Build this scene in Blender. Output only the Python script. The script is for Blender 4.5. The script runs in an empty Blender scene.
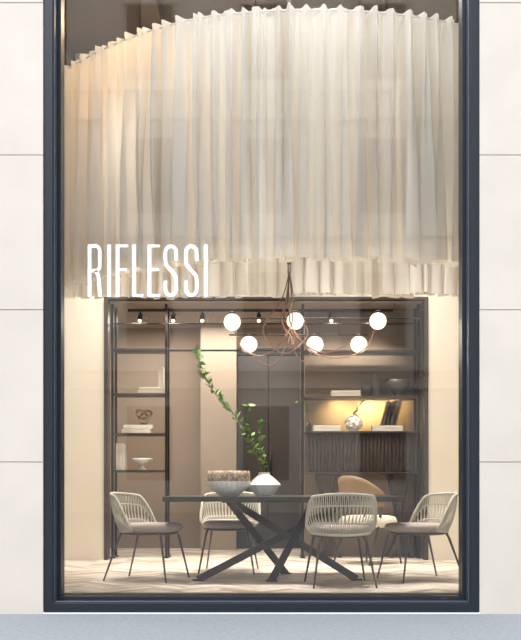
import bpy, bmesh, math, random
from mathutils import Vector, Matrix
random.seed(7)
sc = bpy.context.scene
sc.view_settings.view_transform = 'Standard'
sc.view_settings.look = 'None'

def srgb(r, g, b):
    def f(c):
        c /= 255.0
        return c/12.92 if c <= 0.04045 else ((c+0.055)/1.055)**2.4
    return (f(r), f(g), f(b), 1.0)

def mat(name, col, rough=0.6, metal=0.0, noise=0.0, nscale=8.0, bump=0.0, bscale=40.0, stretch=None, emis=None, estr=0.0, spec=None):
    m = bpy.data.materials.new(name); m.use_nodes = True
    nt = m.node_tree; b = nt.nodes['Principled BSDF']
    b.inputs['Base Color'].default_value = col
    b.inputs['Roughness'].default_value = rough
    b.inputs['Metallic'].default_value = metal
    if spec is not None: b.inputs['Specular IOR Level'].default_value = spec
    tc = nt.nodes.new('ShaderNodeTexCoord')
    mp = nt.nodes.new('ShaderNodeMapping')
    nt.links.new(tc.outputs['Object'], mp.inputs['Vector'])
    if stretch: mp.inputs['Scale'].default_value = stretch
    if noise > 0:
        n = nt.nodes.new('ShaderNodeTexNoise'); n.inputs['Scale'].default_value = nscale
        n.inputs['Detail'].default_value = 6
        nt.links.new(mp.outputs['Vector'], n.inputs['Vector'])
        r = nt.nodes.new('ShaderNodeValToRGB')
        r.color_ramp.elements[0].position = 0.3; r.color_ramp.elements[1].position = 0.7
        r.color_ramp.elements[0].color = tuple(c*(1-noise) for c in col[:3])+(1,)
        r.color_ramp.elements[1].color = tuple(min(1, c*(1+noise)) for c in col[:3])+(1,)
        nt.links.new(n.outputs['Fac'], r.inputs['Fac'])
        nt.links.new(r.outputs['Color'], b.inputs['Base Color'])
    if bump > 0:
        n2 = nt.nodes.new('ShaderNodeTexNoise'); n2.inputs['Scale'].default_value = bscale
        n2.inputs['Detail'].default_value = 5
        nt.links.new(mp.outputs['Vector'], n2.inputs['Vector'])
        bp = nt.nodes.new('ShaderNodeBump'); bp.inputs['Strength'].default_value = bump
        bp.inputs['Distance'].default_value = 0.01
        nt.links.new(n2.outputs['Fac'], bp.inputs['Height'])
        nt.links.new(bp.outputs['Normal'], b.inputs['Normal'])
    if emis:
        b.inputs['Emission Color'].default_value = emis
        b.inputs['Emission Strength'].default_value = estr
    return m

class MB:
    def __init__(s):
        s.v = []; s.f = []; s.mi = []; s.sm = []; s.mats = []
    def slot(s, m):
        if m not in s.mats: s.mats.append(m)
        return s.mats.index(m)
    def add(s, vs, fs, m, smooth=False):
        o = len(s.v); k = s.slot(m)
        s.v += [tuple(v) for v in vs]
        for f in fs:
            s.f.append([i+o for i in f]); s.mi.append(k); s.sm.append(smooth)
    def box(s, x0, x1, y0, y1, z0, z1, m):
        vs = [(x, y, z) for x in (x0, x1) for y in (y0, y1) for z in (z0, z1)]
        s.add(vs, [(0,1,3,2),(4,6,7,5),(0,4,5,1),(2,3,7,6),(0,2,6,4),(1,5,7,3)], m)
    def rbox(s, x0, x1, y0, y1, z0, z1, m, b=0.004):
        bm = bmesh.new()
        bmesh.ops.create_cube(bm, size=1)
        for v in bm.verts:
            v.co = Vector(((x0+x1)/2+v.co.x*(x1-x0), (y0+y1)/2+v.co.y*(y1-y0), (z0+z1)/2+v.co.z*(z1-z0)))
        bmesh.ops.bevel(bm, geom=bm.edges[:], offset=b, segments=2, profile=0.5, affect='EDGES')
        s.bm(bm, m)
    def bm(s, bm, m, smooth=False):
        bm.verts.index_update()
        s.add([v.co[:] for v in bm.verts], [[v.index for v in f.verts] for f in bm.faces], m, smooth)
        bm.free()
    def beam(s, p, q, w, h, m, up=(0, 0, 1), w2=None, h2=None):
        p = Vector(p); q = Vector(q); d = (q-p).normalized()
        a = d.cross(Vector(up)); 
        if a.length < 1e-4: a = Vector((1, 0, 0))
        a.normalize(); c = a.cross(d).normalized()
        w2 = w2 or w; h2 = h2 or h
        vs = [p+a*i*w/2+c*j*h/2 for i, j in ((-1,-1),(1,-1),(1,1),(-1,1))]+[q+a*i*w2/2+c*j*h2/2 for i, j in ((-1,-1),(1,-1),(1,1),(-1,1))]
        s.add(vs, [(3,2,1,0),(4,5,6,7),(0,1,5,4),(1,2,6,5),(2,3,7,6),(3,0,4,7)], m)
    def tube(s, pts, r, m, n=8, closed=False):
        P = [Vector(p) for p in pts]; N = len(P)
        rs = r if isinstance(r, (list, tuple)) else [r]*N
        T = []
        for i in range(N):
            if closed: t = P[(i+1) % N]-P[i-1]
            else: t = P[min(i+1, N-1)]-P[max(i-1, 0)]
            T.append(t.normalized())
        a = T[0].orthogonal().normalized(); vs = []
        for i in range(N):
            a = (a-T[i]*a.dot(T[i]))
            if a.length < 1e-6: a = T[i].orthogonal()
            a.normalize(); b = T[i].cross(a)
            for k in range(n):
                th = 2*math.pi*k/n
                vs.append(P[i]+(a*math.cos(th)+b*math.sin(th))*rs[i])
        fs = []
        for i in range(N if closed else N-1):
            j = (i+1) % N
            for k in range(n):
                fs.append((i*n+k, i*n+(k+1) % n, j*n+(k+1) % n, j*n+k))
        if not closed:
            fs.append(tuple(range(n-1, -1, -1))); fs.append(tuple((N-1)*n+k for k in range(n)))
        s.add(vs, fs, m, True)
    def lathe(s, prof, m, c=(0, 0, 0), n=32, sq=2.0, sx=1, sy=1, flute=0, fn=0, smooth=True, caps=True):
        vs = []
        for (r, z) in prof:
            for k in range(n):
                t = 2*math.pi*k/n; ct, st = math.cos(t), math.sin(t)
                q = (abs(ct)**sq+abs(st)**sq)**(-1/sq) if sq != 2 else 1
                rr = r*q*(1+flute*math.cos(fn*t))
                vs.append((c[0]+rr*ct*sx, c[1]+rr*st*sy, c[2]+z))
        fs = []
        for i in range(len(prof)-1):
            for k in range(n):
                fs.append((i*n+k, i*n+(k+1) % n, (i+1)*n+(k+1) % n, (i+1)*n+k))
        if caps:
            fs.append(tuple(range(n-1, -1, -1))); fs.append(tuple((len(prof)-1)*n+k for k in range(n)))
        s.add(vs, fs, m, smooth)
    def sphere(s, c, r, m, n=24):
        prof = [(max(1e-4, r*math.sin(math.pi*i/14)), -r*math.cos(math.pi*i/14)) for i in range(15)]
        s.lathe(prof, m, c, n)
    def build(s, name, loc=(0, 0, 0), rot=0.0, parent=None):
        me = bpy.data.meshes.new(name)
        me.from_pydata(s.v, [], s.f)
        for m in s.mats: me.materials.append(m)
        for i, p in enumerate(me.polygons):
            p.material_index = s.mi[i]; p.use_smooth = s.sm[i]
        me.update()
        o = bpy.data.objects.new(name, me); sc.collection.objects.link(o)
        o.location = loc; o.rotation_euler = (0, 0, rot)
        if parent: o.parent = parent
        return o

def catmull(P, per=8, closed=False):
    P = [Vector(p) for p in P]; N = len(P); out = []
    segs = N if closed else N-1
    for i in range(segs):
        if closed: a, b, c, d = P[i-1], P[i], P[(i+1) % N], P[(i+2) % N]
        else: a, b, c, d = P[max(i-1, 0)], P[i], P[i+1], P[min(i+2, N-1)]
        for k in range(per):
            t = k/per
            out.append(0.5*((2*b)+(c-a)*t+(2*a-5*b+4*c-d)*t*t+(3*b-a-3*c+d)*t**3))
    if not closed: out.append(P[-1].copy())
    return out

# ---------------- materials
M_stone = mat('facade_limestone', srgb(190, 184, 176), 0.8, noise=0.04, nscale=2.5, bump=0.08, bscale=60)
M_joint = mat('facade_joint', srgb(168, 162, 156), 0.9)
M_walk = mat('sidewalk_concrete', srgb(132, 137, 144), 0.85, noise=0.14, nscale=30, bump=0.2, bscale=90)
M_frame = mat('anthracite_frame', srgb(32, 38, 47), 0.38, 0.3)
M_frame2 = mat('anthracite_frame_edge', srgb(72, 80, 92), 0.35, 0.4)
M_cream = mat('cream_plaster', srgb(238, 230, 216), 0.85, noise=0.02, nscale=3)
M_ceil = mat('ceiling_taupe', srgb(112, 100, 90), 0.9)
M_brown = mat('taupe_wall', srgb(142, 125, 109), 0.8, noise=0.03, nscale=3)
M_pier = mat('pier_lit_taupe', srgb(160, 144, 128), 0.8, noise=0.03)  # taupe made lighter: light falling on the pier is put into the colour
M_dark = mat('dark_door', srgb(66, 59, 55), 0.45)
M_black = mat('black_metal', srgb(44, 38, 36), 0.4, 0.5)
M_copper = mat('dark_copper_cable', srgb(92, 64, 48), 0.4, 0.4)
M_dkwood = mat('dark_wood', srgb(66, 54, 48), 0.45, noise=0.25, nscale=14, stretch=(1, 1, 8))
M_bronze = mat('bronze_table_base', srgb(72, 58, 49), 0.45, 0.3)
M_top = mat('dark_marble_top', srgb(44, 40, 38), 0.35, noise=0.4, nscale=6, spec=0.3)
M_rope = mat('sage_rope', srgb(208, 205, 190), 0.8, bump=0.5, bscale=200)
M_leg = mat('taupe_metal', srgb(88, 78, 70), 0.4, 0.4)
M_cush = mat('mauve_fabric', srgb(180, 165, 157), 0.95, noise=0.06, nscale=60, bump=0.3, bscale=250)
M_white = mat('white_ceramic', srgb(250, 248, 244), 0.35, noise=0.01)
M_paper = mat('book_covers', srgb(238, 230, 218), 0.7, noise=0.03)
M_grey = mat('grey_ceramic', srgb(84, 80, 76), 0.5, noise=0.1)
M_leaf = mat('green_leaf', srgb(108, 146, 62), 0.55, noise=0.3, nscale=20)
M_twig = mat('twig_bark', srgb(96, 92, 56), 0.8)
M_letter = mat('white_vinyl', srgb(250, 250, 250), 0.6)
M_tan = mat('tan_leather', srgb(150, 122, 92), 0.5, noise=0.05)
M_boucle = mat('cream_boucle', srgb(228, 218, 200), 0.95, bump=0.5, bscale=160)
M_globe = mat('opal_glass_globe', (0.5, 0.45, 0.4, 1), 0.3, emis=(1.0, 0.88, 0.70, 1), estr=1.15)
M_led = mat('warm_led', (1, 0.8, 0.5, 1), 0.5, emis=(1.0, 0.80, 0.50, 1), estr=4)
M_flute = mat('fluted_dark_wood', srgb(70, 58, 51), 0.5, noise=0.15, nscale=12, stretch=(1, 1, 8))

# mosaic for the bowl
M_mosaic = mat('shell_mosaic', srgb(150, 110, 84), 0.6)
nt = M_mosaic.node_tree
vo = nt.nodes.new('ShaderNodeTexVoronoi'); vo.inputs['Scale'].default_value = 45
tc = nt.nodes.new('ShaderNodeTexCoord'); nt.links.new(tc.outputs['Object'], vo.inputs['Vector'])
cr = nt.nodes.new('ShaderNodeValToRGB')
cr.color_ramp.elements[0].color = srgb(110, 76, 56); cr.color_ramp.elements[1].color = srgb(224, 202, 178)
nt.links.new(vo.outputs['Color'], cr.inputs['Fac']); nt.links.new(cr.outputs['Color'], nt.nodes['Principled BSDF'].inputs['Base Color'])

# curtain fabric
M_cur = bpy.data.materials.new('sheer_linen'); M_cur.use_nodes = True
nt = M_cur.node_tree; nt.nodes.clear()
out = nt.nodes.new('ShaderNodeOutputMaterial')
df = nt.nodes.new('ShaderNodeBsdfDiffuse'); df.inputs['Color'].default_value = srgb(248, 246, 243)
tl = nt.nodes.new('ShaderNodeBsdfTranslucent'); tl.inputs['Color'].default_value = srgb(250, 240, 224)
tp = nt.nodes.new('ShaderNodeBsdfTransparent')
mx = nt.nodes.new('ShaderNodeMixShader'); mx.inputs['Fac'].default_value = 0.27
mx2 = nt.nodes.new('ShaderNodeMixShader'); mx2.inputs['Fac'].default_value = 0.04
nt.links.new(df.outputs[0], mx.inputs[1]); nt.links.new(tl.outputs[0], mx.inputs[2])
nt.links.new(mx.outputs[0], mx2.inputs[1]); nt.links.new(tp.outputs[0], mx2.inputs[2])
nt.links.new(mx2.outputs[0], out.inputs['Surface'])

# glass
M_glass = bpy.data.materials.new('window_glass'); M_glass.use_nodes = True
nt = M_glass.node_tree; nt.nodes.clear()
out = nt.nodes.new('ShaderNodeOutputMaterial')
g = nt.nodes.new('ShaderNodeBsdfGlossy'); g.inputs['Roughness'].default_value = 0.0
tp = nt.nodes.new('ShaderNodeBsdfTransparent'); tp.inputs['Color'].default_value = (0.98, 0.985, 0.98, 1)
fr = nt.nodes.new('ShaderNodeFresnel'); fr.inputs['IOR'].default_value = 1.55
mx = nt.nodes.new('ShaderNodeMixShader')
nt.links.new(fr.outputs[0], mx.inputs[0]); nt.links.new(tp.outputs[0], mx.inputs[1]); nt.links.new(g.outputs[0], mx.inputs[2])
nt.links.new(mx.outputs[0], out.inputs['Surface'])

# ---------------- exterior
b = MB(); b.box(-20, 20, -30, -0.252, -0.30, -0.135, M_walk); b.build('sidewalk')
b = MB()
ZJ = [-0.135, 1.04, 2.22, 3.42, 4.60, 6.2]
for (xa, xb) in ((-5.0, -3.3), (-3.3, -1.686), (1.70, 3.3), (3.3, 5.0)):
    for i in range(5):
        b.rbox(xa+0.003*(xa < -3.2 or xa > 1.8), xb-0.003*(xb < -1.7), -0.25, -0.20, ZJ[i]+(0.0 if i == 0 else 0.0025), ZJ[i+1]-0.0025, M_stone, 0.002)
b.box(-5, -1.69, -0.225, 0.0, -0.135, 6.2, M_joint)
b.box(1.704, 5, -0.225, 0.0, -0.135, 6.2, M_joint)
b.box(-1.69, 1.704, -0.24, 0.0, 5.5, 6.2, M_stone)
b.build('wall_front')

# window frame + glass
b = MB()
Zt = 5.5
def ringframe(xl, xr, zb, wdt, y0, y1, m):
    b.rbox(xl, xl+wdt, y0, y1, zb, Zt, m, 0.003)
    b.rbox(xr-wdt, xr, y0, y1, zb, Zt, m, 0.003)
    b.rbox(xl+wdt, xr-wdt, y0, y1, zb, zb+wdt, m, 0.003)
    b.rbox(xl+wdt, xr-wdt, y0, y1, Zt-wdt, Zt, m, 0.003)
ringframe(-1.684, 1.700, -0.125, 0.070, -0.235, 0.0, M_frame)
ringframe(-1.614, 1.630, -0.055, 0.012, -0.215, 0.0, M_frame2)
ringframe(-1.602, 1.618, -0.043, 0.030, -0.12, 0.02, M_frame)
b.box(-1.572, 1.588, -0.01, 0.0, -0.013, Zt-0.08, M_glass)
b.box(1.42, 1.47, -0.122, -0.119, -0.035, -0.027, M_frame2)
b.build('window_1')
b = MB(); b.box(-1.684, 1.70, -0.2, 0.0, -0.135, -0.126, M_frame); b.build('trim_1')

# lettering
b = MB()
def ribbon(pts, w, ox):
    K = 0.008; P = [Vector((p[0], p[1])) for p in pts]; L = []; R = []
    for i in range(len(P)):
        if i == 0: n = (P[1]-P[0])
        elif i == len(P)-1: n = (P[-1]-P[-2])
        else: n = (P[i+1]-P[i]).normalized()+(P[i]-P[i-1]).normalized()
        n.normalize(); n = Vector((-n.y, n.x))
        sc_ = 1.0
        if 0 < i < len(P)-1:
            e = (P[i+1]-P[i]).normalized(); e = Vector((-e.y, e.x)); sc_ = 1/max(0.5, n.dot(e))
        L.append(P[i]+n*w/2*sc_); R.append(P[i]-n*w/2*sc_)
    def W(p, y): return ((ox+p.x-260.5)*K, y, 2.366+p.y*K)
    n = len(P); vs = [W(p, -0.013) for p in L]+[W(p, -0.013) for p in R]+[W(p, -0.0102) for p in L]+[W(p, -0.0102) for p in R]
    fs = []
    for i in range(n-1):
        fs += [(i, i+1, n+i+1, n+i), (2*n+i, 3*n+i, 3*n+i+1, 2*n+i+1), (i, 2*n+i, 2*n+i+1, i+1), (n+i, n+i+1, 3*n+i+1, 3*n+i)]
    fs += [(0, n, 3*n, 2*n), (n-1, 3*n-1, 4*n-1, 2*n-1)]
    b.add(vs, fs, M_letter)
def arc(cx, cy, rx, ry, a0, a1, n=8):
    return [(cx+rx*math.cos(math.radians(a0+(a1-a0)*i/n)), cy+ry*math.sin(math.radians(a0+(a1-a0)*i/n))) for i in range(n+1)]
H = 52; V = 3.6; Hs = 2.6
def stem(ox): ribbon([(V/2, 0), (V/2, H)], V, ox)
stem(88)
ribbon([(V, H-Hs/2), (7, H-Hs/2)]+arc(7.5, H-7, 4.6, 5.7, 85, 0)+arc(7.5, 31, 4.6, 5.0, 0, -85)+[(V, 26)], 3.2, 88)
ribbon([(7.5, 26), (10.5, 22), (12.6, 0)], 3.5, 88)
stem(107.5)
stem(116); ribbon([(V, H-Hs/2), (12, H-Hs/2)], Hs, 116); ribbon([(V, 27), (11, 27)], Hs, 116)
stem(132.5); ribbon([(V, Hs/2), (11, Hs/2)], Hs, 132.5)
stem(147.8); ribbon([(V, H-Hs/2), (12, H-Hs/2)], Hs, 147.8); ribbon([(V, 27), (11, 27)], Hs, 147.8); ribbon([(V, Hs/2), (12, Hs/2)], Hs, 147.8)
for ox in (163.5, 184):
    S = [(12.8, 36), (12.8, 43)]+arc(7.4, 44, 5.4, 6.4, 0, 180, 12)+[(2.0, 36), (2.6, 32), (12.0, 21), (12.8, 16)]+[(12.8, 9)]+arc(7.4, 8, 5.4, 6.6, 0, -180, 12)+[(2.0, 16)]
    ribbon(S, 3.4, ox)
stem(204)
b.build('window_lettering')

# building across the street (seen as reflection)
b = MB()
M_opp = mat('opposite_facade', srgb(200, 195, 188), 0.9, noise=0.1)
M_oppw = mat('opposite_window', srgb(50, 52, 58), 0.2)
b.box(-20, 20, -29, -27.2, -0.135, 20, M_opp)
for z in (4.2, 4.8, 8.9, 9.5, 13.6, 14.6): b.box(-20, 20, -27.2, -26.8, z, z+0.2, M_opp)
for fl in range(4):
    for i in range(9):
        x = -17+i*4.1
        b.box(x, x+1.6, -27.2, -27.15, 1.0+fl*4.7, 3.6+fl*4.7, M_oppw)
        b.box(x-0.15, x+1.75, -27.2, -27.0, 3.6+fl*4.7, 3.8+fl*4.7, M_opp)
b.build('building_facade')

# ---------------- room shell
XL, XR = -2.95, 2.95
YB = 3.45; NB = 5.55; NX0, NX1 = -2.45, 2.5; NZ = 2.98
b = MB()
fm = [mat('parquet_%d' % i, srgb(*c), 0.5, noise=0.08, nscale=12) for i, c in enumerate([(206, 193, 178), (188, 173, 158), (220, 208, 194), (172, 155, 139)])]
b.box(XL-0.1, XR+0.1, 0.0, 5.7, -0.125, -0.003, fm[3])
W = 0.085; n = 5
bm = bmesh.new(); c45 = math.sqrt(0.5)
def plank(x0, x1, y0, y1):
    g = 0.025
    vs = []
    for (x, y) in ((x0+g, y0+g), (x1-g, y0+g), (x1-g, y1-g), (x0+g, y1-g)):
        x *= W; y *= W
        vs.append(bm.verts.new(((x-y)*c45, (x+y)*c45+2.5, 0)))
    bm.faces.new(vs).material_index = random.choice([0, 0, 1, 2, 2, 3])
for k in range(-60, 60):
    for j in range(-14, 15):
        ox, oy = k+n*j, k-n*j
        cx, cy = (ox-oy)*c45*W, (ox+oy)*c45*W
        if abs(cx) > 3.5 or abs(cy) > 3.6: continue
        plank(ox, ox+n, oy, oy+1); plank(ox, ox+1, oy+1, oy+1+n)
for co, no in (((0, 0.02, 0), (0, -1, 0)), ((0, 5.6, 0), (0, 1, 0)), ((XL, 0, 0), (-1, 0, 0)), ((XR, 0, 0), (1, 0, 0))):
    bmesh.ops.bisect_plane(bm, geom=bm.verts[:]+bm.edges[:]+bm.faces[:], plane_co=co, plane_no=no, clear_outer=True)
bm.verts.index_update()
base = len(b.v)
for m in fm: b.slot(m)
b.v += [v.co[:] for v in bm.verts]
for f in bm.faces:
    b.f.append([v.index+base for v in f.verts]); b.mi.append(b.slot(fm[f.material_index])); b.sm.append(False)
bm.free()
b.build('floor')
b = MB(); b.box(XL-0.1, XL, 0, 5.7, 0, 5.8, M_cream); b.build('wall_left')
b = MB(); b.box(XR, XR+0.1, 0, 5.7, 0, 5.8, M_cream); b.build('wall_right')
b = MB(); b.box(XL-0.1, XR+0.1, 0, 5.7, 5.8, 5.9, M_ceil)
for x in (-2.3, -1.2, -0.1, 1.0, 2.1): b.box(x, x+0.18, 0, YB, 5.6, 5.8, M_ceil)
b.build('ceiling')
OX0, OX1 = -1.76, 1.89
b = MB()
b.box(XL, OX0, YB, YB+0.12, 0, 5.8, M_cream); b.box(OX1, XR, YB, YB+0.12, 0, 5.8, M_cream)
b.box(OX0, OX1, YB, YB+0.12, NZ, 5.8, M_cream)
b.build('wall_back')
b = MB()
b.box(OX0-0.03, OX0+0.015, YB-0.02, YB+0.14, 0, NZ+0.03, M_dkwood); b.box(OX1-0.015, OX1+0.03, YB-0.02, YB+0.14, 0, NZ+0.03, M_dkwood)
b.box(OX0+0.015, OX1-0.015, YB-0.02, YB+0.10, NZ+0.0, NZ+0.03, M_dkwood)
b.build('trim_2')
b = MB(); b.box(NX0, NX1, YB+0.12, NB, NZ, NZ+0.1, M_pier); b.build('ceiling_alcove')
b = MB(); b.box(NX0-0.1, NX0, YB+0.12, NB, 0, NZ, M_brown); b.build('wall_alcove_left')
b = MB(); b.box(NX1, NX1+0.1, YB+0.12, NB, 0, NZ, M_brown); b.build('wall_alcove_right')
b = MB(); b.box(NX0, NX1, NB, NB+0.1, 0, NZ, M_brown); b.build('wall_alcove_back')
b = MB(); b.box(-0.79, -0.32, NB-0.35, NB, 0, NZ, M_pier); b.build('wall_pier')
b = MB(); b.box(0.535, NX1, 4.12, NB, 0, NZ, M_brown); b.build('wall_partition')
b = MB()
NB2 = NB-0.002
b.rbox(-0.31, 0.10, NB-0.06, NB2, 0.0, 2.60, M_dark); b.rbox(0.11, 0.53, NB-0.06, NB2, 0.0, 2.60, M_dark)
b.box(-0.31, 0.53, NB-0.08, NB2, 2.61, 2.70, M_black)
b.tube([(0.07, NB-0.10, 0.9), (0.07, NB-0.10, 1.3)], 0.012, M_black)
b.tube([(0.14, NB-0.10, 0.9), (0.14, NB-0.10, 1.3)], 0.012, M_black)
for x in (0.07, 0.14):
    for z in (0.92, 1.28): b.tube([(x, NB-0.10, z), (x, NB-0.055, z)], 0.008, M_black)
b.build('door_1')

# ---------------- curtain
ring = [(-2.22, 2.16), (-1.90, 1.84), (-1.50, 1.42), (-1.0, 1.02), (-0.45, 0.74), (0.3, 0.62), (1.1, 0.68), (1.85, 0.94), (2.4, 1.4), (2.45, 1.95),
        (1.9, 2.25), (0.9, 2.30), (-0.3, 2.30), (-1.3, 2.34), (-2.0, 2.38)]
dense = catmull([(x, y, 0) for x, y in ring], 60, True)
Ls = [0]
for i in range(len(dense)): Ls.append(Ls[-1]+(dense[(i+1) % len(dense)]-dense[i]).length)
TOT = Ls[-1]
NP = 2600; path = []; j = 0
for i in range(NP):
    s_ = TOT*i/NP
    while Ls[j+1] < s_: j += 1
    t = (s_-Ls[j])/(Ls[j+1]-Ls[j]+1e-9)
    path.append(dense[j].lerp(dense[(j+1) % len(dense)], t))
nf = 76
jit = [random.uniform(-1.5, 1.5) for _ in range(nf)]; amp = [random.uniform(0.5, 1.5) for _ in range(nf)]; hem = [random.uniform(-0.02, 0.02) for _ in range(nf)]
drift = [random.uniform(-1.2, 1.2) for _ in range(nf)]
def cyc(arr, u):
    x = u*nf; i = int(x) % nf; t = x-int(x); t = t*t*(3-2*t)
    return arr[i]*(1-t)+arr[(i+1) % nf]*t
rows = [0, 0.015, 0.03, 0.06, 0.12, 0.2, 0.3, 0.4, 0.5, 0.6, 0.7, 0.8, 0.9, 0.97, 1.0]
ZT, ZB_ = 4.98, 2.81
vs = []
for ri, rv in enumerate(rows):
    for i in range(NP):
        u = i/NP; p = path[i]; tg = (path[(i+1) % NP]-path[i-1]).normalized(); nr = Vector((tg.y, -tg.x, 0))
        ph = 2*math.pi*nf*u
        A = cyc(amp, u)*(0.050+0.042*min(1, rv*1.6))
        sh = math.sin(ph+cyc(jit, u)+cyc(drift, (u*0.5+0.2) % 1)*rv*1.6)
        sh = math.copysign(abs(sh)**0.8, sh)
        sh2 = math.sin(ph*2+cyc(jit, (u+0.37) % 1)*2)*0.32*(1-0.4*rv)+math.sin(ph*4)*0.10*(1-rv)**2
        d = A*(sh+sh2)
        if rv == 0.03: d *= 0.8
        q = p+nr*d+tg*(A*0.45*math.sin(ph*2+1)*rv)
        z = ZT-(ZT-ZB_)*rv
        if ri == 0: z += 0.005*math.sin(ph*2)
        if rv > 0.9: z += cyc(hem, u)
        vs.append((q.x, q.y, z))
fs = []
for r_ in range(len(rows)-1):
    for i in range(NP):
        k = (i+1) % NP
        fs.append((r_*NP+i, r_*NP+k, (r_+1)*NP+k, (r_+1)*NP+i))
b = MB(); b.add(vs, fs, M_cur, True)
b.tube([(p.x, p.y, 4.955) for p in path[::20]], 0.010, M_white, 8, True)
for i in range(100, NP, 275):
    p = path[i]; b.tube([(p.x, p.y, 4.955), (p.x, p.y, 5.7)], 0.005, M_black, 6)
b.build('curtain')

# ---------------- dining table
b = MB()
b.rbox(-0.86, 1.29, 0.76, 1.78, 0.715, 0.76, M_top, 0.006)
def leg(p, q): b.beam(p, q, 0.066, 0.045, M_bronze, up=(0, 1, 0.0))
leg((-0.56, 0.99, 0.012), (0.86, 1.62, 0.71))
leg((0.87, 1.05, 0.012), (-0.28, 1.50, 0.71))
leg((0.10, 0.92, 0.012), (0.50, 1.45, 0.71))
leg((0.24, 1.68, 0.012), (-0.28, 1.05, 0.71))
for (x, y) in ((-0.56, 0.99), (0.87, 1.05), (0.10, 0.92), (0.24, 1.68)):
    b.rbox(x-0.05, x+0.05, y-0.03, y+0.03, 0, 0.016, M_bronze, 0.003)
b.box(-0.35, 0.90, 1.0, 1.65, 0.702, 0.716, M_bronze)
b.build('dining_table')

# ---------------- dining chairs
def chair(loc, rot):
    b = MB()
    prof = [(0.001, 0.435), (0.20, 0.435), (0.235, 0.445), (0.25, 0.465), (0.25, 0.49), (0.235, 0.508), (0.20, 0.515), (0.001, 0.518)]
    b.lathe(prof, M_cush, (0, 0.05, 0), 40, sq=2.7, caps=False, sy=1.08)
    b.tube([(0.235*math.cos(t)*1.02, 0.04+0.25*math.sin(t), 0.425) for t in [2*math.pi*i/32 for i in range(32)]], 0.011, M_leg, 8, True)
    def topP(t):
        a = math.radians(t*88); k = abs(t)
        r = 0.31-0.02*max(0, (k-0.6)/0.4)
        e = max(0, (k-0.62)/0.38)
        return Vector((math.sin(a)*r*1.02, -math.cos(a)*0.29-0.03, 0.785-0.06*k*k-0.22*e**1.5))
    def lowP(t):
        a = math.radians(t*84)
        return Vector((math.sin(a)*0.25, -math.cos(a)*0.225-0.01, 0.435+0.015*abs(t)))
    N = 60
    tp = [topP(-1+2*i/N) for i in range(N+1)]; lp = [lowP(-1+2*i/N) for i in range(N+1)]
    full = [lp[0]]+[lp[0].lerp(tp[0], 0.5)]+tp+[lp[-1].lerp(tp[-1], 0.5)]+[lp[-1]]
    b.tube(full, 0.0125, M_rope, 8)
    b.tube(lp, 0.011, M_rope, 8)
    nr = 26
    def surf(t, v):
        p = lowP(t).lerp(topP(t), v); o = Vector((p.x, p.y, 0)).normalized()
        return p+o*0.022*math.sin(math.pi*v)
    for i in range(nr+1):
        t = -0.97+1.94*i/nr
        for sg in (-1, 1):
            b.tube([surf(max(-1, min(1, t+sg*0.024*math.cos(math.pi*v)*1.0)), v) for v in (0, 0.25, 0.5, 0.75, 1)], 0.0046, M_rope, 5)
    for v in (0.30, 0.72):
        b.tube([surf(-0.97+1.94*i/40, v) for i in range(41)], 0.0065, M_rope, 6)
    for sx in (-1, 1):
        b.tube([(sx*0.19, 0.22, 0.43), (sx*0.205, 0.235, 0.38), (sx*0.27, 0.31, 0.0)], [0.012, 0.012, 0.008], M_leg, 8)
        b.tube([(sx*0.18, -0.16, 0.43), (sx*0.20, -0.18, 0.38), (sx*0.265, -0.30, 0.0)], [0.012, 0.012, 0.008], M_leg, 8)
    return b.build('dining_chair', loc, rot)
R = math.radians
chair((-1.04, 1.12, 0), R(-108))
chair((1.46, 1.10, 0), R(108))
chair((0.685, 0.62, 0), R(4))
chair((-0.31, 1.97, 0), R(176))

# armchair behind
b = MB()
b.lathe([(0.001, 0.40), (0.25, 0.40), (0.285, 0.42), (0.29, 0.47), (0.27, 0.51), (0.22, 0.525), (0.001, 0.53)], M_boucle, (0, 0, 0), 36, sq=2.8, caps=False)
vo_ = []; NN = 28
for lay, off in ((0, 0.0), (1, 0.04)):
    for i in range(NN+1):
        t = -1+2*i/NN; a = R(t*80); k = abs(t)
        zt = 0.96-0.22*k**2.2; zb = 0.66-0.04*k
        for jv in range(6):
            v = jv/5; r = 0.25+0.04*v+off
            vo_.append((math.sin(a)*r, -math.cos(a)*r+0.0, zb+(zt-zb)*v))
fs_ = []; row = 6; lay0 = (NN+1)*6
for L_ in (0, 1):
    for i in range(NN):
        for jv in range(5):
            q = [L_*lay0+i*row+jv, L_*lay0+(i+1)*row+jv, L_*lay0+(i+1)*row+jv+1, L_*lay0+i*row+jv+1]
            fs_.append(q if L_ == 0 else q[::-1])
for i in range(NN):
    fs_.append([i*row, lay0+i*row, lay0+(i+1)*row, (i+1)*row]); fs_.append([i*row+5, (i+1)*row+5, lay0+(i+1)*row+5, lay0+i*row+5])
for jv in range(5):
    fs_.append([jv, jv+1, lay0+jv+1, lay0+jv]); e = NN*row
    fs_.append([e+jv, lay0+e+jv, lay0+e+jv+1, e+jv+1])
b.add(vo_, fs_, M_tan, True)
for sx in (-1, 1):
    b.tube([(sx*0.22, 0.2, 0.42), (sx*0.26, 0.25, 0)], [0.016, 0.010], M_dkwood)
    b.tube([(sx*0.275, -0.04, 0.72), (sx*0.25, -0.10, 0.42), (sx*0.27, -0.26, 0)], [0.014, 0.016, 0.010], M_dkwood)
    b.tube([(sx*0.16, -0.23, 0.68), (sx*0.14, -0.20, 0.44)], 0.012, M_dkwood)
b.build('armchair', (1.18, 2.98, 0), R(-50))

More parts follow.
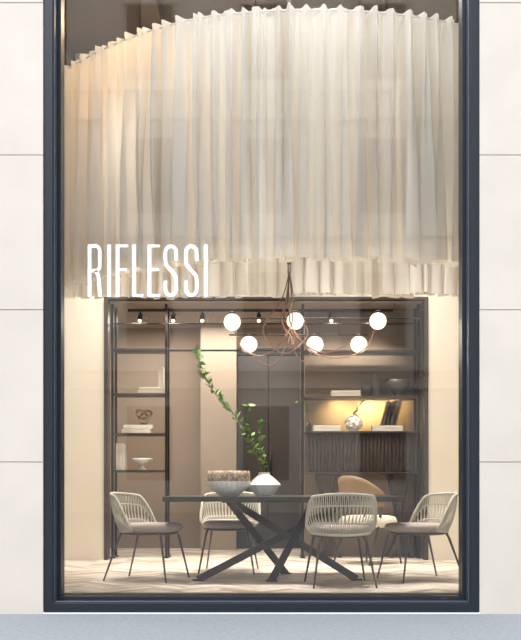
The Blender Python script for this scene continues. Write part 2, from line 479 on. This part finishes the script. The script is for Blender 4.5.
# ---------------- table decor
b = MB()
b.lathe([(0.001, 0.0), (0.075, 0.0), (0.085, 0.008), (0.135, 0.045), (0.172, 0.085), (0.188, 0.120), (0.19, 0.135)], M_white, n=96, flute=0.02, fn=24, caps=False)
b.lathe([(0.19, 0.135), (0.194, 0.15), (0.192, 0.19), (0.188, 0.228), (0.180, 0.228), (0.176, 0.18), (0.16, 0.10), (0.10, 0.04), (0.001, 0.03)], M_mosaic, n=96, caps=False)
b.build('decorative_bowl', (-0.285, 1.00, 0.7605))

def leaf(b, p, d, size, m):
    d = Vector(d).normalized(); s_ = d.cross(Vector((random.uniform(-1, 1), random.uniform(-1, 1), random.uniform(-1, 1)))).normalized()
    nrm = d.cross(s_)
    vs = [p, p+d*size*0.35+s_*size*0.28+nrm*size*0.06, p+d*size*0.75+s_*size*0.2+nrm*size*0.05, p+d*size, p+d*size*0.75-s_*size*0.2+nrm*size*0.05, p+d*size*0.35-s_*size*0.28+nrm*size*0.06, p+d*size*0.5]
    b.add(vs, [(0, 1, 6), (1, 2, 6), (2, 3, 6), (3, 4, 6), (4, 5, 6), (5, 0, 6)], m, True)
def branch(b, pts, r, m_leaf, step, size, start=0.25):
    C = catmull(pts, 8); N = len(C)
    b.tube(C, [r*(1-0.7*i/N) for i in range(N)], M_twig, 6)
    for i in range(int(N*start), N, 1):
        for _ in range(step):
            tg = (C[min(i+1, N-1)]-C[i-1]).normalized()
            d = Vector((random.uniform(-1, 1), random.uniform(-1, 1), random.uniform(-0.6, 1)))+tg*0.4
            leaf(b, C[i], d, size*random.uniform(0.7, 1.25), m_leaf)
b = MB()
b.lathe([(0.001, 0), (0.075, 0.0), (0.085, 0.008), (0.148, 0.095), (0.150, 0.105), (0.10, 0.155), (0.052, 0.195), (0.052, 0.215), (0.044, 0.215), (0.044, 0.19), (0.09, 0.14), (0.001, 0.02)], M_white, n=12, smooth=False, caps=False)
branch(b, [(0.0, 0, 0.03), (-0.03, 0, 0.24), (-0.11, 0.0, 0.46), (-0.27, 0.02, 0.74), (-0.46, 0.0, 0.95), (-0.56, 0.0, 1.14), (-0.62, 0.0, 1.33)], 0.007, M_leaf, 2, 0.066, 0.28)
branch(b, [(0.01, 0, 0.03), (0.0, 0.02, 0.26), (-0.035, 0.02, 0.46), (-0.03, 0.0, 0.66)], 0.005, M_leaf, 2, 0.055, 0.35)
branch(b, [(-0.11, 0, 0.46), (-0.13, 0.03, 0.62), (-0.15, 0.03, 0.84)], 0.004, M_leaf, 1, 0.06, 0.2)
branch(b, [(-0.27, 0.02, 0.74), (-0.36, -0.04, 0.82), (-0.40, -0.05, 0.92)], 0.003, M_leaf, 2, 0.05, 0.2)
b.build('vase_with_branches', (0.035, 1.12, 0.7605))

# ---------------- chandelier
b = MB()
yc = 1.42
g_up = [(-0.265, 2.385), (0.325, 2.395), (1.10, 2.395)]; g_lo = [(-0.11, 2.19), (0.515, 2.19), (0.93, 2.19)]
b.tube([(-0.34, yc, 2.43), (1.50, yc, 2.43)], 0.009, M_black)
b.tube([(-0.30, yc+0.1, 2.29), (1.02, yc+0.1, 2.29)], 0.008, M_black)
for x in (0.05, 0.75): b.tube([(x, yc, 2.43), (x, yc+0.1, 2.29)], 0.007, M_black)
GR = 0.08
for (x, z) in g_up:
    b.sphere((x, yc-0.06, z), GR, M_globe); b.lathe([(0.03, 0.07), (0.034, 0.085), (0.02, 0.10)], M_black, (x, yc-0.06, z), 16)
    b.tube([(x, yc-0.06, z+0.09), (x, yc, 2.43)], 0.009, M_black, 6)
for (x, z) in g_lo:
    b.sphere((x, yc+0.04, z), GR, M_globe); b.lathe([(0.03, 0.07), (0.034, 0.085), (0.02, 0.10)], M_black, (x, yc+0.04, z), 16)
    b.tube([(x, yc+0.04, z+0.09), (x, yc+0.1, 2.29)], 0.009, M_black, 6)
b.lathe([(0.001, 5.72), (0.07, 5.72), (0.07, 5.80), (0.001, 5.80)], M_black, (0.27, yc, 0), 24)
for i in range(6):
    a = i*math.pi/3; b.tube([(0.27+0.012*math.cos(a), yc+0.012*math.sin(a), 5.74), (0.27+0.012*math.cos(a), yc+0.012*math.sin(a), 2.85)], 0.004, M_copper, 5)
b.tube([(0.27, yc, 3.0), (0.27, yc, 2.94)], 0.02, M_black)
tips = [(-0.265, 2.44), (0.325, 2.44), (1.10, 2.44), (-0.11, 2.30), (0.515, 2.30), (0.93, 2.30)]
lows = [2.06, 2.16, 2.04, 1.98, 2.02, 2.10]
for i, ((x, z), lo) in enumerate(zip(tips, lows)):
    dx = x-0.27
    yy = yc+(0.1 if i > 2 else 0)-0.14
    sw = 0.10*(1 if dx > 0 else -1)
    pts = [(0.27, yc, 2.87), (0.27+dx*0.08-sw*0.3, yc+0.02*(i-3), 2.62), (0.27+dx*0.10-sw*0.8, yy, 2.38), (0.27+dx*0.22, yy, lo+0.08), (0.27+dx*0.52, yy, lo), (0.27+dx*0.86, yy+0.05, lo+0.10), (x, yy+0.14, z)]
    b.tube(catmull(pts, 8), 0.0062, M_copper, 5)
pts = [(0.27, yc, 2.87), (0.20, yc-0.1, 2.6), (0.02, yc-0.14, 2.3), (0.22, yc-0.14, 2.08), (0.44, yc-0.14, 2.26), (0.34, yc-0.05, 2.44)]
b.tube(catmull(pts, 8), 0.0055, M_copper, 5)
b.build('chandelier')
for i, (x, z) in enumerate(g_up+g_lo):
    l = bpy.data.lights.new('globe_glow', 'POINT'); l.energy = 7; l.color = (1, 0.86, 0.68); l.shadow_soft_size = 0.09
    o = bpy.data.objects.new('globe_light', l); o.location = (x, yc-0.25, z-0.12); sc.collection.objects.link(o)

# ---------------- shelving
SY0, SY1 = 3.70, 4.02
def shelf(b, x0, x1, z, m=M_dkwood, t=0.026): b.rbox(x0, x1, SY0, SY1, z-t, z, m, 0.002)
def posts(b, x, z1=2.978):
    for y in (SY0+0.01, SY1-0.03): b.rbox(x-0.014, x+0.014, y, y+0.028, 0, z1, M_black, 0.002)
    b.rbox(x-0.03, x+0.03, SY0-0.01, SY1+0.01, 0, 0.015, M_black, 0.002)
b = MB()
posts(b, -1.735); posts(b, -1.105)
for z in (2.46, 1.935, 1.467, 1.034): shelf(b, -1.72, -1.12, z)
b.rbox(-1.72, 0.48, SY0+0.01, SY0+0.035, 2.425, 2.445, M_black, 0.002)
b.rbox(-1.72, 0.48, SY0+0.01, SY0+0.035, 2.74, 2.755, M_black, 0.002)
b.build('shelving_unit')
b = MB()
posts(b, 0.497); posts(b, 1.855)
shelf(b, 0.512, 1.84, 2.44); shelf(b, 0.512, 1.84, 1.90)
b.rbox(0.512, 1.84, SY0+0.01, SY0+0.035, 2.74, 2.755, M_black, 0.002)
b.build('shelving_unit')
# fluted sideboard
b = MB()
x0, x1 = 0.53, 1.835
b.rbox(x0, x1, 3.66, 4.06, 1.005, 1.467, M_flute, 0.003)
b.rbox(x0-0.012, x1, 3.60, 4.06, 1.467, 1.485, M_dkwood, 0.003)
b.rbox(x0, x1, 3.63, 4.06, 0.992, 1.008, M_dkwood, 0.003)
nr = 30
for i in range(nr):
    x = x0+0.02+(x1-x0-0.04)*i/(nr-1)
    b.tube([(x, 3.654, 1.012), (x, 3.654, 1.462)], 0.0175, M_flute, 10)
for cx in (0.80, 1.66):
    for sg in (-1, 1):
        for yy in (3.78, 3.98):
            C = catmull([(cx+sg*0.13, yy, 0.995), (cx+sg*0.07, yy, 0.72), (cx+sg*0.012, yy, 0.42), (cx-sg*0.05, yy, 0.2), (cx-sg*0.14, yy, 0.0)], 6)
            for i in range(len(C)-1): b.beam(C[i], C[i+1]+((C[i+1]-C[i])*0.05 if i < len(C)-2 else Vector((0, 0, 0))), 0.045, 0.05, M_dkwood, up=(0, 1, 0))
    b.rbox(cx-0.15, cx+0.15, 3.75, 4.01, 0.975, 0.993, M_dkwood, 0.003)
b.build('sideboard')

# ---------------- shelf objects
def stack(x, y, z, w, hs, name='book_stack'):
    b = MB(); zz = 0
    for i, h in enumerate(hs):
        dx = random.uniform(-0.012, 0.012)
        b.rbox(-w/2+dx, w/2+dx, -0.10, 0.10, zz, zz+h-0.002, M_paper, 0.003); zz += h
    b.build(name, (x, y, z))
def upright(x, y, z, ws, h, mats=None, lean=0):
    b = MB(); xx = 0
    for i, w_ in enumerate(ws):
        m = (mats or [M_paper])[i % len(mats or [1])]
        hh = h*random.uniform(0.93, 1)
        if lean:
            b.beam((xx, 0, 0.004), (xx+lean*hh, 0, hh), 0.17, w_*0.6, m, up=(1, 0, 0))
        else: b.rbox(xx, xx+w_-0.002, -0.09, 0.09, 0, hh, m, 0.003)
        xx += w_
    b.build('upright_books', (x, y, z))
YS = 3.84
stack(-1.28, YS, 1.935, 0.30, [0.04, 0.035])
upright(-1.20, YS, 2.01, [0.03, 0.03], 0.26)
stack(-1.45, YS, 1.467, 0.34, [0.05, 0.05])
upright(-1.70, YS, 1.034, [0.035, 0.035, 0.04], 0.33)
b = MB()
C = []
for i in range(90):
    t = 2*math.pi*i/90
    C.append((0.034*(math.sin(t)+2*math.sin(2*t)), 0.03*(-math.sin(3*t)), 0.107+0.03*(math.cos(t)-2*math.cos(2*t))))
b.tube(C, 0.0125, M_pier, 8, True); b.rbox(-0.04, 0.04, -0.03, 0.03, 0.001, 0.014, M_grey)
b.build('knot_sculpture', (-1.38, YS, 1.567))
b = MB()
b.lathe([(0.001, 0), (0.055, 0), (0.05, 0.012), (0.022, 0.03), (0.02, 0.055), (0.07, 0.08), (0.12, 0.12), (0.125, 0.14), (0.117, 0.14), (0.07, 0.095), (0.001, 0.085)], M_white, caps=False)
b.build('pedestal_bowl', (-1.40, YS, 1.034))
stack(1.0, YS, 1.90, 0.34, [0.035, 0.035])
b = MB(); b.lathe([(0.001, 0), (0.05, 0), (0.055, 0.02), (0.055, 0.2), (0.035, 0.24), (0.035, 0.27), (0.028, 0.27), (0.028, 0.2), (0.001, 0.1)], M_grey, caps=False, n=28); b.build('bottle_vase', (1.38, YS, 1.90))
b = MB(); b.lathe([(0.001, 0), (0.045, 0), (0.06, 0.05), (0.055, 0.12), (0.045, 0.16), (0.038, 0.16), (0.04, 0.1), (0.001, 0.05)], M_grey, caps=False, n=28); b.build('small_vase', (1.26, YS, 1.90))
b = MB(); b.lathe([(0.001, 0), (0.06, 0), (0.055, 0.02), (0.05, 0.03), (0.10, 0.07), (0.14, 0.14), (0.145, 0.20), (0.135, 0.20), (0.12, 0.13), (0.001, 0.06)], M_grey, caps=False); b.build('footed_bowl', (1.63, YS, 1.90))
zt = 1.485
stack(0.78, YS, zt, 0.32, [0.04, 0.035])
stack(1.50, YS, zt, 0.36, [0.04, 0.035])
upright(1.44, YS, zt+0.075, [0.045, 0.05, 0.05, 0.05], 0.30, [M_grey, M_dkwood], lean=0.25)
b = MB()
b.sphere((0, 0, 0.10), 0.095, M_white, 20); b.lathe([(0.05, 0), (0.05, 0.02)], M_white)
for i in range(30):
    t = i*2.4; z = -0.9+1.8*i/29; r = math.sqrt(1-z*z)
    b.sphere((0.09*r*math.cos(t), 0.09*r*math.sin(t), 0.10+0.09*z), 0.020, M_boucle, 8)
branch(b, [(0, 0, 0.18), (0.03, 0, 0.26), (0.10, 0, 0.36)], 0.004, M_leaf, 1, 0.05, 0.1)
b.build('textured_vase', (1.10, YS-0.04, zt+0.001))
b = MB()
branch(b, [(0, 0, 0.10), (-0.01, 0, 0.2), (-0.02, 0, 0.30), (-0.12, 0, 0.36)], 0.004, M_leaf, 1, 0.05, 0.4)
b.lathe([(0.001, 0), (0.03, 0), (0.04, 0.05), (0.02, 0.12), (0.016, 0.12), (0.001, 0.02)], M_grey, caps=False)
b.build('bud_vase', (0.57, YS, zt))

# track spotlights on the alcove ceiling
b = MB()
b.box(-1.6, 1.6, 4.06, 4.09, NZ-0.03, NZ, M_black)
b.build('lighting_track')
for x in (-1.45, -1.05, -0.70, -0.02, 0.85):
    b = MB()
    b.tube([(0, 0, 0), (0, 0, -0.05)], 0.01, M_black)
    b.tube([(0, 0.02, -0.04), (0, -0.07, -0.12)], 0.032, M_black, 14)
    b.tube([(0, -0.0701, -0.1201), (0, -0.073, -0.1227)], 0.022, M_led, 14)
    b.build('track_spotlight', (x, 4.075, NZ-0.03))

# ---------------- lights
def area(name, loc, rot, sx, sy, e, col):
    l = bpy.data.lights.new(name, 'AREA'); l.shape = 'RECTANGLE'; l.size = sx; l.size_y = sy; l.energy = e; l.color = col
    o = bpy.data.objects.new(name, l); o.location = loc; o.rotation_euler = rot; sc.collection.objects.link(o); return o
def spot(name, loc, tgt, e, ang, col, blend=0.8, size=0.06):
    l = bpy.data.lights.new(name, 'SPOT'); l.energy = e; l.spot_size = R(ang); l.spot_blend = blend; l.color = col; l.shadow_soft_size = size
    o = bpy.data.objects.new(name, l); o.location = loc
    o.rotation_euler = (Vector(tgt)-Vector(loc)).to_track_quat('-Z', 'Y').to_euler(); sc.collection.objects.link(o); return o
area('ceiling_fill', (0.2, 1.5, 5.6), (0, 0, 0), 3.0, 0.9, 50, (1, 0.94, 0.86))  # fill panel added above the curtain ring, no fixture there
area('ceiling_fill', (0.2, 0.14, 5.45), (R(8), 0, 0), 3.0, 0.2, 20, (0.97, 0.98, 1.0))  # added fill standing in for daylight on the curtain front
for x in (-1.1, -0.2, 0.7, 1.6):
    spot('ring_fill', (x, 1.5, 5.5), (x, 1.5, 0), 640, 36, (1, 0.96, 0.90), 0.5)  # unseen fill spots added to brighten table and floor through the ring
for x in (-2.3, -1.3, 0.0, 1.3, 2.3):
    spot('back_wall_fill', (x, 2.75, 5.5), (x, 3.3, 1.2), 660, 44, (1, 0.94, 0.85), 0.8)  # added spots without fixtures, lifting the cream back wall
for x in (-1.3, 0.0, 1.3):
    spot('front_fill', (x, 0.22, 5.5), (x, 0.30, 0), 240, 24, (1, 0.97, 0.93), 0.6)  # extra fill added to brighten floor and chairs near the glass
area('alcove_fill', (-0.6, 4.7, 2.95), (0, 0, 0), 2.6, 0.5, 76, (1, 0.93, 0.84))  # invisible-source panel added to brighten the alcove, separate from the track spots
for x in (-1.45, -1.05, 0.85, 1.3):
    spot('track_beam', (x, 3.64, 2.9), (x, 4.1, 1.3), 68, 95, (1, 0.9, 0.76), 0.9)
spot('ceiling_spot_1', (-0.9, 1.7, 5.4), (-1.3, 1.1, 4.2), 85, 95, (1, 0.66, 0.34))
spot('ceiling_spot_2', (-1.5, 2.1, 5.4), (-2.0, 1.8, 4.0), 45, 100, (1, 0.66, 0.34))
for x in (0.95, 1.30, 1.62):
    spot('shelf_light', (x, 3.90, 1.85), (x+0.02, 4.11, 1.66), 30 if x > 1.2 else 14, 140, (1, 0.74, 0.34), 0.9, 0.02)

sun = bpy.data.lights.new('sun', 'SUN'); sun.energy = 2.7; sun.angle = R(32); sun.color = (1, 0.98, 0.95)
o = bpy.data.objects.new('sun', sun); o.rotation_euler = (R(50), 0, R(-30)); sc.collection.objects.link(o)
w = bpy.data.worlds.new('world'); sc.world = w; w.use_nodes = True
bg = w.node_tree.nodes['Background']; bg.inputs['Color'].default_value = (0.95, 0.975, 1.0, 1); bg.inputs['Strength'].default_value = 2.5

# ---------------- camera
cam = bpy.data.cameras.new('camera'); cam.sensor_fit = 'HORIZONTAL'; cam.sensor_width = 36; cam.lens = 1000/521*36
cam.shift_y = 164/521
o = bpy.data.objects.new('camera', cam); o.location = (0, -8, 0.87); o.rotation_euler = (R(90), 0, 0)
sc.collection.objects.link(o); sc.camera = o
